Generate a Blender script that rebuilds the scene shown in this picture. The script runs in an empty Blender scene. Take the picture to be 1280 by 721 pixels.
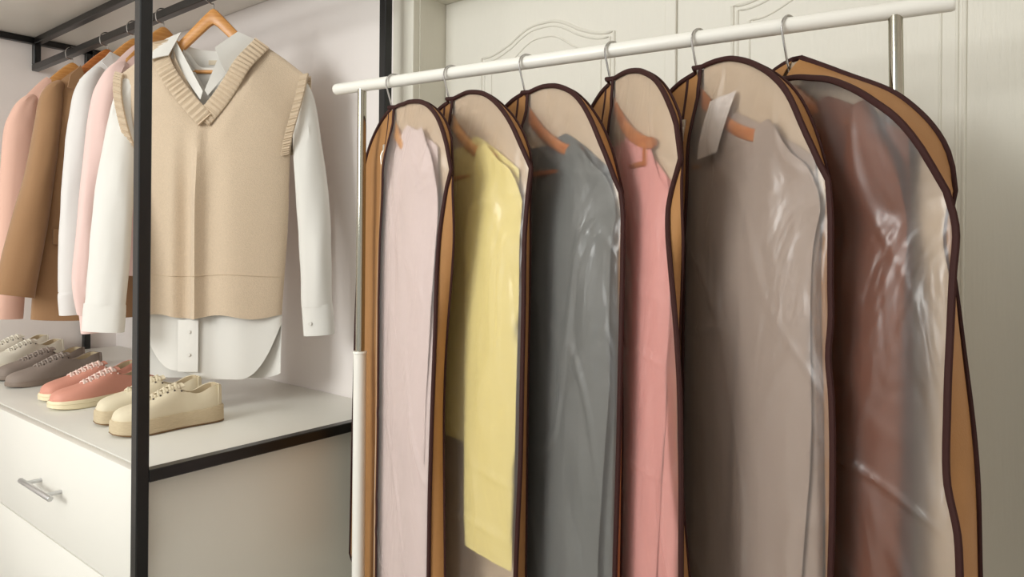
import bpy, bmesh, math, random
from mathutils import Vector, Matrix, noise
random.seed(7)
PI = math.pi
sc = bpy.context.scene
COL = sc.collection

# ------------------------------------------------------------------ camera frame (level lens, world aligned with the wardrobe wall)
FPX, YH, ROLL, ZC = 886.0, 304.0, 0.0082, 1.30
R2 = (0.7793, 0.6266)          # image right, in world XY
F2 = (-0.6266, 0.7793)         # forward, in world XY
YAW = math.atan2(R2[1], R2[0])
def w2(u, v): return (R2[0]*u + F2[0]*v, R2[1]*u + F2[1]*v)
def slope(px): return (px - 640.0)/FPX
def zat(px, py, v): return ZC + (YH + ROLL*(px-640) - py)/FPX*v
def on_z(px, py, z):
    v = (ZC - z)*FPX/(py - YH - ROLL*(px-640)); return w2(slope(px)*v, v)
def on_y(px, Y):
    s = slope(px); v = Y/(R2[1]*s + F2[1]); return w2(s*v, v)[0], v
def on_x(px, X):
    s = slope(px); v = X/(R2[0]*s + F2[0]); return w2(s*v, v)[1], v

# ------------------------------------------------------------------ helpers
def sm(a, b, x):
    t = max(0.0, min(1.0, (x-a)/(b-a))); return t*t*(3-2*t)
def lerp(a, b, t): return a + (b-a)*t
def table(tb, x):
    if x <= tb[0][0]: return tb[0][1]
    for (x0, y0), (x1, y1) in zip(tb, tb[1:]):
        if x <= x1:
            return y0 + (y1-y0)*(x-x0)/(x1-x0)
    return tb[-1][1]
def stable(tb, x):             # smooth (Catmull-Rom) table
    n = len(tb)
    if x <= tb[0][0]: return tb[0][1]
    if x >= tb[-1][0]: return tb[-1][1]
    for i in range(n-1):
        if x <= tb[i+1][0]:
            x0, y0 = tb[i]; x1, y1 = tb[i+1]
            def m(k):
                a = max(0, k-1); b = min(n-1, k+1)
                return (tb[b][1]-tb[a][1])/(tb[b][0]-tb[a][0])
            h = x1-x0; t = (x-x0)/h
            return ((2*t**3-3*t*t+1)*y0 + (t**3-2*t*t+t)*h*m(i) + (-2*t**3+3*t*t)*y1 + (t**3-t*t)*h*m(i+1))
def nz(x, y, z=0.0): return noise.noise(Vector((x, y, z)))

def obj(name, bm, mats, parent=None, smooth=True, label=None, doubles=0):
    if doubles: bmesh.ops.remove_doubles(bm, verts=bm.verts[:], dist=doubles)
    bmesh.ops.recalc_face_normals(bm, faces=bm.faces[:])
    me = bpy.data.meshes.new(name)
    bm.to_mesh(me); bm.free()
    for m in (mats if isinstance(mats, (list, tuple)) else [mats]): me.materials.append(m)
    if smooth:
        for p in me.polygons: p.use_smooth = True
        me.set_sharp_from_angle(angle=math.radians(42))
    o = bpy.data.objects.new(name, me); COL.objects.link(o)
    if parent: o.parent = parent
    if label: o['label'] = label
    return o
def tag(o, label, cat, group=None):
    o['label'] = label; o['category'] = cat
    if group: o['group'] = group
    return o
def thing(name, label, cat, loc=(0, 0, 0), rz=0.0, group=None):
    o = bpy.data.objects.new(name, None); COL.objects.link(o)
    o.empty_display_size = 0.05
    o.location = loc; o.rotation_euler = (0, 0, rz)
    return tag(o, label, cat, group)
def struct(name, bm, m, smooth=False):
    o = obj(name, bm, m, smooth=smooth); o['kind'] = 'structure'; return o
def shift(bm, d):
    for v in bm.verts: v.co += Vector(d)

def add_box(bm, lo, hi, bev=0.0, seg=2, mi=0):
    lo = Vector(lo); hi = Vector(hi)
    r = bmesh.ops.create_cube(bm, size=1.0)
    vs = r['verts']
    for v in vs:
        v.co = Vector((lo[i] + (v.co[i]+0.5)*(hi[i]-lo[i]) for i in range(3)))
    fs = set(f for v in vs for f in v.link_faces)
    for f in fs: f.material_index = mi
    if bev > 0:
        es = set(e for v in vs for e in v.link_edges)
        r = bmesh.ops.bevel(bm, geom=list(es), offset=bev, segments=seg, affect='EDGES', profile=0.5)
        for f in r['faces']: f.material_index = mi
def box(lo, hi, bev=0.0, seg=2):
    bm = bmesh.new(); add_box(bm, lo, hi, bev, seg); return bm

def add_tube(bm, pts, r, n=8, closed=False, caps=True, flat=None, mi=0):
    pts = [Vector(p) for p in pts]
    N = len(pts)
    rs = r if isinstance(r, (list, tuple)) else [r]*N
    tang = []
    for i in range(N):
        a = pts[(i-1) % N] if (closed or i > 0) else pts[i]
        b = pts[(i+1) % N] if (closed or i < N-1) else pts[i]
        t = (b-a); tang.append(t.normalized() if t.length > 1e-9 else Vector((0, 0, 1)))
    up = Vector((0, 1, 0)) if abs(tang[0].y) < 0.9 else Vector((1, 0, 0))
    nrm = (up - tang[0]*up.dot(tang[0])).normalized()
    rings = []
    for i in range(N):
        nrm = (nrm - tang[i]*nrm.dot(tang[i]))
        nrm = nrm.normalized() if nrm.length > 1e-6 else tang[i].orthogonal().normalized()
        bi = tang[i].cross(nrm)
        f = flat or 1.0
        rings.append([bm.verts.new(pts[i] + (nrm*math.cos(2*PI*k/n)*f + bi*math.sin(2*PI*k/n))*rs[i]) for k in range(n)])
    m = N if closed else N-1
    for i in range(m):
        A, B = rings[i], rings[(i+1) % N]
        for k in range(n):
            f = bm.faces.new((A[k], A[(k+1) % n], B[(k+1) % n], B[k])); f.material_index = mi
    if caps and not closed:
        bm.faces.new(rings[0][::-1]).material_index = mi
        bm.faces.new(rings[-1]).material_index = mi
def tube(pts, r, n=8, **k):
    bm = bmesh.new(); add_tube(bm, pts, r, n, **k); return bm
def smooth_path(pts, sub=6):
    pts = [Vector(p) for p in pts]; out = []
    for i in range(len(pts)-1):
        p0 = pts[max(0, i-1)]; p1 = pts[i]; p2 = pts[i+1]; p3 = pts[min(len(pts)-1, i+2)]
        for k in range(sub):
            t = k/sub
            out.append(0.5*((2*p1) + (p2-p0)*t + (2*p0-5*p1+4*p2-p3)*t*t + (3*p1-p0-3*p2+p3)*t**3))
    out.append(pts[-1]); return out

def add_grid(bm, rows, closed=False, mi=0):
    V = [[bm.verts.new(p) for p in r] for r in rows]
    for j in range(len(V)-1):
        n = len(V[j])
        for i in range(n if closed else n-1):
            q = (V[j][i], V[j][(i+1) % n], V[j+1][(i+1) % n], V[j+1][i])
            try: f = bm.faces.new(q); f.material_index = mi
            except ValueError: pass
    return V
def grid(rows, closed=False):
    bm = bmesh.new(); add_grid(bm, rows, closed); return bm
def thicken(bm, t):
    """give a sheet real thickness t behind its surface"""
    bmesh.ops.recalc_face_normals(bm, faces=bm.faces[:])
    bmesh.ops.solidify(bm, geom=bm.faces[:], thickness=t)
    return bm
def prism(poly, y0, y1, yf=None):
    """polygon of (x,z) points given thickness between y0 and y1; yf(x,z) bends it"""
    bm = bmesh.new()
    g = yf or (lambda x, z: 0.0)
    A = [bm.verts.new((x, y0+g(x, z), z)) for x, z in poly]
    B = [bm.verts.new((x, y1+g(x, z), z)) for x, z in poly]
    n = len(poly)
    bm.faces.new(A); bm.faces.new(B[::-1])
    for i in range(n): bm.faces.new((A[i], B[i], B[(i+1) % n], A[(i+1) % n]))
    return bm

# ------------------------------------------------------------------ materials
def lin(c):
    c = c/255.0
    return c/12.92 if c <= 0.04045 else ((c+0.055)/1.055)**2.4
def rgb(r, g, b): return (lin(r), lin(g), lin(b), 1.0)
def mat(name, c, rough=0.6, metal=0.0, spec=0.5, var=0.0, vscale=40.0, bump=0.0, bscale=60.0, stretch=(1, 1, 1), sheen=0.0, weave=0.0, wscale=300.0, sub=0.0):
    m = bpy.data.materials.new(name); m.use_nodes = True
    nt = m.node_tree; N = nt.nodes; L = nt.links
    b = N['Principled BSDF']
    b.inputs['Base Color'].default_value = c
    b.inputs['Roughness'].default_value = rough
    b.inputs['Metallic'].default_value = metal
    b.inputs['Specular IOR Level'].default_value = spec
    if sheen: b.inputs['Sheen Weight'].default_value = sheen
    tc = N.new('ShaderNodeTexCoord'); mp = N.new('ShaderNodeMapping')
    mp.inputs['Scale'].default_value = stretch
    L.new(tc.outputs['Object'], mp.inputs['Vector'])
    if var:
        t = N.new('ShaderNodeTexNoise'); t.inputs['Scale'].default_value = vscale; t.inputs['Detail'].default_value = 4
        L.new(mp.outputs['Vector'], t.inputs['Vector'])
        mx = N.new('ShaderNodeMix'); mx.data_type = 'RGBA'
        mx.inputs['A'].default_value = tuple(x*(1-var) for x in c[:3]) + (1,)
        mx.inputs['B'].default_value = tuple(min(1, x*(1+var)) for x in c[:3]) + (1,)
        L.new(t.outputs['Fac'], mx.inputs['Factor']); L.new(mx.outputs['Result'], b.inputs['Base Color'])
    h = None
    if bump:
        t = N.new('ShaderNodeTexNoise'); t.inputs['Scale'].default_value = bscale; t.inputs['Detail'].default_value = 5
        L.new(mp.outputs['Vector'], t.inputs['Vector'])
        bp = N.new('ShaderNodeBump'); bp.inputs['Strength'].default_value = bump; bp.inputs['Distance'].default_value = 0.004
        L.new(t.outputs['Fac'], bp.inputs['Height']); h = bp
    if weave:
        t = N.new('ShaderNodeTexVoronoi'); t.inputs['Scale'].default_value = wscale
        L.new(mp.outputs['Vector'], t.inputs['Vector'])
        bp = N.new('ShaderNodeBump'); bp.inputs['Strength'].default_value = weave; bp.inputs['Distance'].default_value = 0.002
        L.new(t.outputs['Distance'], bp.inputs['Height'])
        if h: L.new(h.outputs['Normal'], bp.inputs['Normal'])
        h = bp
    if h: L.new(h.outputs['Normal'], b.inputs['Normal'])
    return m
def wood_mat(name, c1, c2, rough=0.35):
    m = mat(name, c1, rough); nt = m.node_tree; N = nt.nodes; L = nt.links
    tc = N.new('ShaderNodeTexCoord'); mp = N.new('ShaderNodeMapping'); mp.inputs['Scale'].default_value = (6, 40, 60)
    t = N.new('ShaderNodeTexNoise'); t.inputs['Scale'].default_value = 2.5; t.inputs['Detail'].default_value = 6; t.inputs['Distortion'].default_value = 0.6
    r = N.new('ShaderNodeValToRGB'); r.color_ramp.elements[0].color = c1; r.color_ramp.elements[1].color = c2
    r.color_ramp.elements[0].position = 0.35; r.color_ramp.elements[1].position = 0.68
    L.new(tc.outputs['Object'], mp.inputs['Vector']); L.new(mp.outputs['Vector'], t.inputs['Vector'])
    L.new(t.outputs['Fac'], r.inputs['Fac']); L.new(r.outputs['Color'], N['Principled BSDF'].inputs['Base Color'])
    return m
def plastic_mat(name):
    """frosted clear film: part see-through, part milky, with a soft shine and creases"""
    m = bpy.data.materials.new(name); m.use_nodes = True
    nt = m.node_tree; N = nt.nodes; L = nt.links
    N.remove(N['Principled BSDF']); out = N['Material Output']
    tc = N.new('ShaderNodeTexCoord'); mp = N.new('ShaderNodeMapping'); mp.inputs['Scale'].default_value = (1.0, 1.0, 0.42)
    mp.inputs['Rotation'].default_value = (0, 0.25, 0)
    L.new(tc.outputs['Object'], mp.inputs['Vector'])
    n1 = N.new('ShaderNodeTexNoise'); n1.inputs['Scale'].default_value = 9; n1.inputs['Detail'].default_value = 3; n1.inputs['Distortion'].default_value = 0.8
    L.new(mp.outputs['Vector'], n1.inputs['Vector'])
    bp = N.new('ShaderNodeBump'); bp.inputs['Strength'].default_value = 0.9; bp.inputs['Distance'].default_value = 0.025
    L.new(n1.outputs['Fac'], bp.inputs['Height'])
    tr = N.new('ShaderNodeBsdfTransparent'); tr.inputs['Color'].default_value = (0.97, 0.95, 0.93, 1)
    rf = N.new('ShaderNodeBsdfRefraction'); rf.inputs['IOR'].default_value = 1.12; rf.inputs['Roughness'].default_value = 0.5
    rf.inputs['Color'].default_value = (0.97, 0.95, 0.93, 1)
    df = N.new('ShaderNodeBsdfDiffuse'); df.inputs['Color'].default_value = PLASTIC_HAZE
    tl = N.new('ShaderNodeBsdfTranslucent'); tl.inputs['Color'].default_value = (0.8, 0.76, 0.73, 1)
    gl = N.new('ShaderNodeBsdfGlossy'); gl.inputs['Roughness'].default_value = 0.33; gl.inputs['Color'].default_value = (0.9, 0.88, 0.87, 1)
    for s in (df, gl): L.new(bp.outputs['Normal'], s.inputs['Normal'])
    def mix(f, a, b):
        x = N.new('ShaderNodeMixShader')
        if isinstance(f, float): x.inputs[0].default_value = f
        else: L.new(f, x.inputs[0])
        L.new(a.outputs[0], x.inputs[1]); L.new(b.outputs[0], x.inputs[2]); return x
    see = mix(0.25, tr, rf)
    milk = mix(0.3, df, tl)
    body = mix(PLASTIC_MILK, see, milk)
    lw = N.new('ShaderNodeLayerWeight'); lw.inputs['Blend'].default_value = 0.25
    L.new(bp.outputs['Normal'], lw.inputs['Normal'])
    mr = N.new('ShaderNodeMapRange'); mr.inputs['To Min'].default_value = 0.055; mr.inputs['To Max'].default_value = 0.34
    L.new(lw.outputs['Fresnel'], mr.inputs['Value'])
    fin = mix(mr.outputs['Result'], body, gl)
    L.new(fin.outputs[0], out.inputs['Surface'])
    return m
PLASTIC_HAZE = (0.86, 0.82, 0.80, 1)
PLASTIC_MILK = 0.08

M = dict(
    wall=mat('wall_paint', rgb(242, 235, 230), 0.75, bump=0.05, bscale=120),
    door=mat('door_laminate', rgb(226, 222, 210), 0.5, bump=0.22, bscale=30, stretch=(6, 6, 0.5)),
    casing=mat('casing_laminate', rgb(226, 222, 208), 0.5, bump=0.12, bscale=30, stretch=(6, 6, 0.5)),
    ceil=mat('ceiling_paint', rgb(238, 236, 230), 0.8, bump=0.03),
    floor=wood_mat('floor_ash_grey', rgb(150, 146, 138), rgb(176, 172, 162), 0.5),
    white=mat('white_laminate', rgb(236, 233, 224), 0.38, bump=0.015, bscale=80),
    top=mat('dresser_top_laminate', rgb(226, 224, 215), 0.33, bump=0.015, bscale=80),
    side=mat('dresser_side_laminate', rgb(228, 226, 215), 0.45, bump=0.015, bscale=80),
    black=mat('black_powder_coat', rgb(10, 10, 11), 0.3, spec=0.5, bump=0.06, bscale=400),
    handle=mat('brushed_handle', rgb(206, 206, 206), 0.28, metal=0.9),
    chrome=mat('chrome', rgb(172, 168, 154), 0.12, metal=1.0),
    wire=mat('hook_wire', rgb(190, 188, 186), 0.2, metal=1.0),
    enamel=mat('white_enamel', rgb(240, 237, 228), 0.3, bump=0.01),
    wood=wood_mat('hanger_beech', rgb(205, 140, 72), rgb(222, 164, 98)),
    wood2=wood_mat('hanger_cherry', rgb(178, 100, 46), rgb(200, 126, 66)),
    brown=mat('tan_nonwoven', rgb(166, 118, 68), 0.75, var=0.10, vscale=30, bump=0.12, bscale=300, weave=0.08, wscale=500),
    tanback=mat('tan_nonwoven_hazed', rgb(208, 186, 160), 0.75, var=0.08, vscale=30, bump=0.12, bscale=300, weave=0.08, wscale=500),  # same tan cloth, lightened: the window's bright haze is put into its colour
    strap=mat('pale_strap', rgb(222, 212, 206), 0.7),
    trim=mat('dark_brown_binding', rgb(54, 25, 21), 0.7, spec=0.25, bump=0.1, bscale=400),
    tape=mat('zipper_tape', rgb(196, 178, 156), 0.6, bump=0.15, bscale=500),
    zip=mat('zipper_metal', rgb(214, 208, 198), 0.3, metal=0.7),
    film=plastic_mat('frosted_film'),
    knit=mat('beige_knit', rgb(211, 190, 164), 0.9, var=0.10, vscale=220, bump=0.15, bscale=350, weave=0.35, wscale=420, sheen=0.3),
    rib=mat('beige_rib', rgb(209, 188, 161), 0.9, var=0.08, vscale=220, weave=0.25, wscale=500, sheen=0.2),
    cotton=mat('white_cotton', rgb(230, 227, 220), 0.8, bump=0.1, bscale=40, sheen=0.15),
    cotton2=mat('cool_white_cotton', rgb(230, 226, 222), 0.8, bump=0.1, bscale=40, sheen=0.15),
    pinkc=mat('pale_pink_cotton', rgb(238, 206, 198), 0.8, bump=0.1, bscale=40, sheen=0.15),
    peach=mat('peach_cotton', rgb(238, 192, 172), 0.8, bump=0.1, bscale=40, sheen=0.15),
    camel=mat('camel_suiting', rgb(164, 124, 86), 0.8, bump=0.08, bscale=200, weave=0.1, wscale=600, sheen=0.2),
    cameldark=mat('camel_lining', rgb(104, 66, 44), 0.6),
    button=mat('white_button', rgb(232, 228, 220), 0.25),
    dkbutton=mat('dark_button', rgb(30, 28, 34), 0.3),
    lab=mat('woven_label', rgb(214, 200, 176), 0.7),
    lilac=mat('pale_mauve_fabric', rgb(226, 208, 206), 0.75, bump=0.1, bscale=30, sheen=0.2),
    yellow=mat('yellow_wool', rgb(238, 222, 146), 0.85, bump=0.12, bscale=200, sheen=0.2),
    grey=mat('slate_grey_fabric', rgb(100, 103, 101), 0.75, bump=0.1, bscale=60, sheen=0.1),
    coral=mat('coral_pink_fabric', rgb(228, 158, 152), 0.75, bump=0.1, bscale=60, sheen=0.2),
    taupe=mat('taupe_fabric', rgb(166, 148, 136), 0.75, bump=0.1, bscale=60, sheen=0.2),
    leather=mat('russet_leather', rgb(112, 52, 8), 0.6, spec=0.2, var=0.12, vscale=14, bump=0.1, bscale=160),
    leatherbtn=mat('brown_button', rgb(74, 34, 24), 0.35),
    canvas_beige=mat('beige_canvas', rgb(226, 214, 186), 0.85, weave=0.2, wscale=900),
    jute=mat('jute_sole', rgb(204, 186, 154), 0.9, var=0.15, vscale=90, stretch=(1, 1, 9), bump=0.4, bscale=60),
    pinkshoe=mat('salmon_leather', rgb(220, 154, 134), 0.6, bump=0.08, bscale=120),
    pinklace=mat('pink_lace', rgb(244, 216, 204), 0.8),
    creamsole=mat('cream_rubber', rgb(240, 226, 190), 0.55),
    greyshoe=mat('grey_suede', rgb(148, 134, 124), 0.85, bump=0.1, bscale=200),
    greysole=mat('grey_rubber', rgb(136, 120, 108), 0.6),
    greylace=mat('grey_lace', rgb(164, 150, 140), 0.8),
    whiteshoe=mat('ivory_canvas', rgb(240, 234, 218), 0.8, weave=0.1, wscale=900),
    whitesole=mat('ivory_rubber', rgb(236, 228, 208), 0.55),
    lining=mat('shoe_lining', rgb(196, 178, 146), 0.9),
    dark=mat('eyelet_dark', rgb(62, 52, 46), 0.5),
    outsole=mat('dark_outsole', rgb(120, 92, 62), 0.8),
)

# ------------------------------------------------------------------ room
TOPZ = 0.84                      # dresser top
WALLY, LEFTX = 1.337, -3.30
FY = 0.633                       # dresser front
SX = -1.468                      # dresser side face
DOORY = 1.433
DX0, DX1, DX2 = -1.405, -0.707, -0.010
DH = 1.975
RX, FRY, CZ = 1.6, -2.6, 2.62
bm = bmesh.new()
add_box(bm, (LEFTX-0.1, WALLY, 0), (DX0, WALLY+0.2, CZ)); add_box(bm, (DX0, WALLY, DH), (DX2, WALLY+0.2, CZ)); add_box(bm, (DX2, WALLY, 0), (RX, WALLY+0.2, CZ))
add_box(bm, (DX0-0.02, DOORY+0.05, 0), (DX2+0.02, WALLY+0.2, DH+0.02))
struct('wall_back', bm, M['wall'])
struct('wall_left', box((LEFTX-0.1, FRY, 0), (LEFTX, WALLY, CZ)), M['wall'])
struct('wall_right', box((RX, FRY, 0), (RX+0.1, WALLY+0.2, CZ)), M['wall'])
struct('floor', box((LEFTX-0.1, FRY, -0.06), (RX+0.1, WALLY+0.2, 0)), M['floor'])
struct('ceiling', box((LEFTX-0.1, FRY, CZ), (RX+0.1, WALLY+0.2, CZ+0.06)), M['ceil'])

def casing(x0, x1, z0, z1):
    bm = bmesh.new()
    add_box(bm, (x0, WALLY-0.018, z0), (x1, WALLY+0.001, z1), 0.004)
    return bm
bm = casing(DX0-0.085, DX0, 0, DH+0.085); add_box(bm, (DX0-0.012, WALLY-0.024, 0), (DX0+0.003, WALLY, DH), 0.003); struct('trim_1', bm, M['casing'])
struct('trim_2', casing(DX0, DX2, DH, DH+0.085), M['casing'])
struct('trim_3', casing(DX2, DX2+0.085, 0, DH+0.085), M['casing'])
bm = bmesh.new()                 # door lining (jambs and head)
add_box(bm, (DX0-0.002, WALLY-0.001, 0), (DX0+0.006, DOORY+0.05, DH)); add_box(bm, (DX2-0.006, WALLY-0.001, 0), (DX2+0.002, DOORY+0.05, DH)); add_box(bm, (DX0, WALLY-0.001, DH-0.006), (DX2, DOORY+0.05, DH+0.002))
struct('trim_4', bm, M['casing'])

def arch(x0, x1, zend, rise, n=40):
    """camel-back panel top from x0 to x1"""
    pts = []
    for i in range(n+1):
        t = i/n; a = abs(2*t-1)
        k = 1 - sm(0.10, 0.92, a)
        k = 0.82*k + 0.18*max(0, 1-(a/0.5)**2)
        pts.append((lerp(x0, x1, t), zend + rise*k))
    return pts
def bead(pts, r, y):
    return [(x, y, z) for x, z in pts]
def make_door(name, x0, x1):
    bm = bmesh.new(); add_box(bm, (x0+0.003, DOORY, 0.01), (x1-0.003, DOORY+0.042, DH-0.006), 0.002)
    d = struct(name, bm, M['door'])
    pa, pb = x0+0.138, x1-0.145
    for k, (ins, r) in enumerate(((0.0, 0.0042), (0.011, 0.003), (0.036, 0.0026))):
        up = arch(pa+ins, pb-ins, 1.796-ins, 0.058)
        up = [(pa+ins, 0.98+ins)] + up + [(pb-ins, 0.98+ins)]
        bm = bmesh.new()
        add_tube(bm, bead(up, r, DOORY+r*0.1), r, 8, closed=True)
        lo = [(pa+ins, 0.18+ins), (pa+ins, 0.86-ins), (pb-ins, 0.86-ins), (pb-ins, 0.18+ins)]
        add_tube(bm, bead(lo, r, DOORY+r*0.1), r, 8, closed=True)
        obj('panel_moulding', bm, M['door'], d)
    return d
make_door('door_1', DX0+0.004, DX1)
make_door('door_2', DX1, DX2-0.004)
struct('trim_5', box((DX1-0.014, DOORY-0.007, 0.01), (DX1+0.014, DOORY+0.001, DH-0.006), 0.003), M['door'])   # cover strip where the leaves meet

# ------------------------------------------------------------------ dresser and frame
dr = thing('dresser', 'low white dresser with bar-handled drawers inside the black metal frame', 'dresser', (-2.38, 0.98, 0))
def loc(o, lo, hi): return [a-b for a, b in zip(lo, o.location)], [a-b for a, b in zip(hi, o.location)]
bm = bmesh.new()
add_box(bm, (LEFTX+0.031, FY+0.02, 0.07), (SX-0.016, WALLY-0.003, TOPZ-0.02)); add_box(bm, (LEFTX+0.031, FY+0.06, 0.0), (SX-0.016, WALLY-0.01, 0.07))
shift(bm, -dr.location); obj('carcass', bm, M['white'], dr)
bm = box((LEFTX+0.031, FY+0.021, TOPZ-0.02), (SX+0.0012, WALLY-0.003, TOPZ), 0.0015); shift(bm, -dr.location); obj('top_panel', bm, M['top'], dr)
bm = box((SX-0.016, FY+0.02, 0.0), (SX, WALLY-0.003, TOPZ-0.02), 0.001); shift(bm, -dr.location); obj('side_panel', bm, M['side'], dr)
for c0, c1 in ((-2.385, SX-0.002), (LEFTX+0.032, -2.389)):
    for k in range(3):
        z1 = TOPZ-0.002-0.255*k; z0 = z1-0.2515
        bm = box((c0, FY, z0), (c1, FY+0.019, z1), 0.0012); shift(bm, -dr.location)
        d = obj('drawer', bm, M['white'], dr)
        hx = (c0+c1)/2 + 0.012; hz = (z0+z1)/2
        bm = bmesh.new()
        add_tube(bm, [(hx-0.098, FY-0.034, hz), (hx-0.097, FY-0.034, hz), (hx+0.097, FY-0.034, hz), (hx+0.098, FY-0.034, hz)], [0.0056, 0.0064, 0.0064, 0.0056], 16)
        for s in (-1, 1): add_tube(bm, [(hx+s*0.064, FY+0.001, hz), (hx+s*0.064, FY-0.03, hz)], 0.005, 12)
        shift(bm, -dr.location); obj('handle', bm, M['handle'], d)

PS = 0.0125
FRX = -1.4535; FPY = FY+0.003
fr = thing('wardrobe_frame', 'black square-tube open wardrobe frame standing around the white dresser', 'wardrobe frame', (-2.38, 0.95, 0))
def bar(name, a, b, s=PS):
    lo = [min(p, q)-s for p, q in zip(a, b)]; hi = [max(p, q)+s for p, q in zip(a, b)]
    bm = box(lo, hi, 0.0018, 1); shift(bm, -fr.location); return obj(name, bm, M['black'], fr, smooth=False)
BPY, TB = 1.262, 2.095
for x, y in ((FRX, FPY), (FRX, BPY), (LEFTX+0.016, 1.212), (LEFTX+0.016, FPY-0.02)):
    bar('post', (x, y, 0.0125), (x, y, TB))
bar('side_rail', (FRX, FPY+0.025, TOPZ-0.0095), (FRX, BPY-0.025, TOPZ-0.0095))
bar('side_rail', (FRX, FPY+0.025, 0.02), (FRX, BPY-0.025, 0.02))
bar('top_rail', (FRX, FPY+0.025, TB-0.0), (FRX, BPY-0.025, TB-0.0))
bar('top_rail', (LEFTX+0.016, FPY+0.005, TB), (LEFTX+0.016, WALLY-0.016, TB))
RY, RZ = 1.02, 1.990
bar('top_rail', (LEFTX+0.041, RY, TB), (FRX-0.025, RY, TB))
bar('clothes_rail', (LEFTX+0.016, RY, RZ), (FRX, RY, RZ))
bar('rail_drop', (LEFTX+0.016, RY, RZ+0.025), (LEFTX+0.016, RY, TB-0.025))
bar('rail_drop', (FRX, RY, RZ+0.025), (FRX, RY, TB-0.025))
tag(obj('top_shelf', box((LEFTX+0.003, FY-0.004, TB+PS+0.0005), (FRX+0.0125, WALLY-0.003, TB+PS+0.019), 0.001), M['white']), 'white board shelf lying on top of the black wardrobe frame', 'shelf')

# ------------------------------------------------------------------ hangers
def hanger(label, group, root, half=0.2, drop=0.105, top=-0.062, wood='wood', rail_half=0.0125, square=False, hook_ang=0.0, fwd=0.018, bar_z=-0.205, arm=0.036, prof=None):
    """wooden clothes hanger; origin of root is on the rail axis, hook_ang turns the hook loop"""
    h = thing('clothes_hanger', label, 'hanger', root['loc'], root['rz'], group)
    rows = []
    n = 36
    for i in range(n+1):
        a = -1 + 2*i/n
        x = a*half; aa = abs(a)
        sa = math.sqrt(aa*aa+0.0016)-0.04
        z = top - drop*(sa**prof if prof else 1-(1-sa)**2) - arm*0.5
        hh = 0.5*arm*(1 - (0.25 if prof else 0.42)*aa) ; th = 0.0095*(1-0.3*aa)
        if i in (0, n): hh *= 0.55; th *= 0.6
        y = -fwd*aa*aa
        ring = []
        for k in range(12):
            q = 2*PI*k/12; c, s = math.cos(q), math.sin(q)
            ring.append((x, y + th*math.copysign(abs(c)**0.6, c), z + hh*math.copysign(abs(s)**0.7, s)))
        rows.append(ring)
    bm = bmesh.new(); V = add_grid(bm, rows, closed=True); bm.faces.new(V[0]); bm.faces.new(V[-1])
    obj('shoulder_bar', bm, M[wood], h)
    bx = half*0.80
    zz = top - drop*(0.8**prof if prof else 0.95) - arm*0.5
    pts = smooth_path([(-bx, -fwd*0.64, zz), (-bx*0.97, -fwd*0.6, bar_z+0.01), (-bx*0.9, -fwd*0.5, bar_z), (0, 0, bar_z), (bx*0.9, -fwd*0.5, bar_z), (bx*0.97, -fwd*0.6, bar_z+0.01), (bx, -fwd*0.64, zz)], 4)
    obj('trouser_bar', tube([(-bx*0.99, -fwd*0.6, bar_z), (bx*0.99, -fwd*0.6, bar_z)], 0.0052, 10), M[wood], h)
    for s in (-1, 1): obj('bar_arm', tube([(s*bx, -fwd*0.62, zz), (s*bx, -fwd*0.6, bar_z-0.004)], 0.0065, 8), M[wood], h)
    wr = 0.0019
    if square:
        RR = 0.0245; zc = rail_half + 0.0006 - math.sqrt((RR-wr)**2 - rail_half**2) + 0.0008
    else:
        RR = rail_half + wr + 0.0055; zc = (rail_half + wr) - RR + 0.0004
    pl = [(0, top-0.01), (0, top+0.012), (-RR*0.25, top*0.72), (-RR*0.86, zc-RR*0.72)]
    for k in range(0, 13):
        q = PI*1.06 - k/12*PI*0.96
        pl.append((RR*math.cos(q), zc + RR*math.sin(q)))
    pl = [(a, c) for a, c in pl]
    pts = smooth_path([(a*math.cos(hook_ang), a*math.sin(hook_ang), c) for a, c in pl], 4)
    obj('hook', tube(pts, wr, 8), M['wire'], h)
    return h

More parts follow.
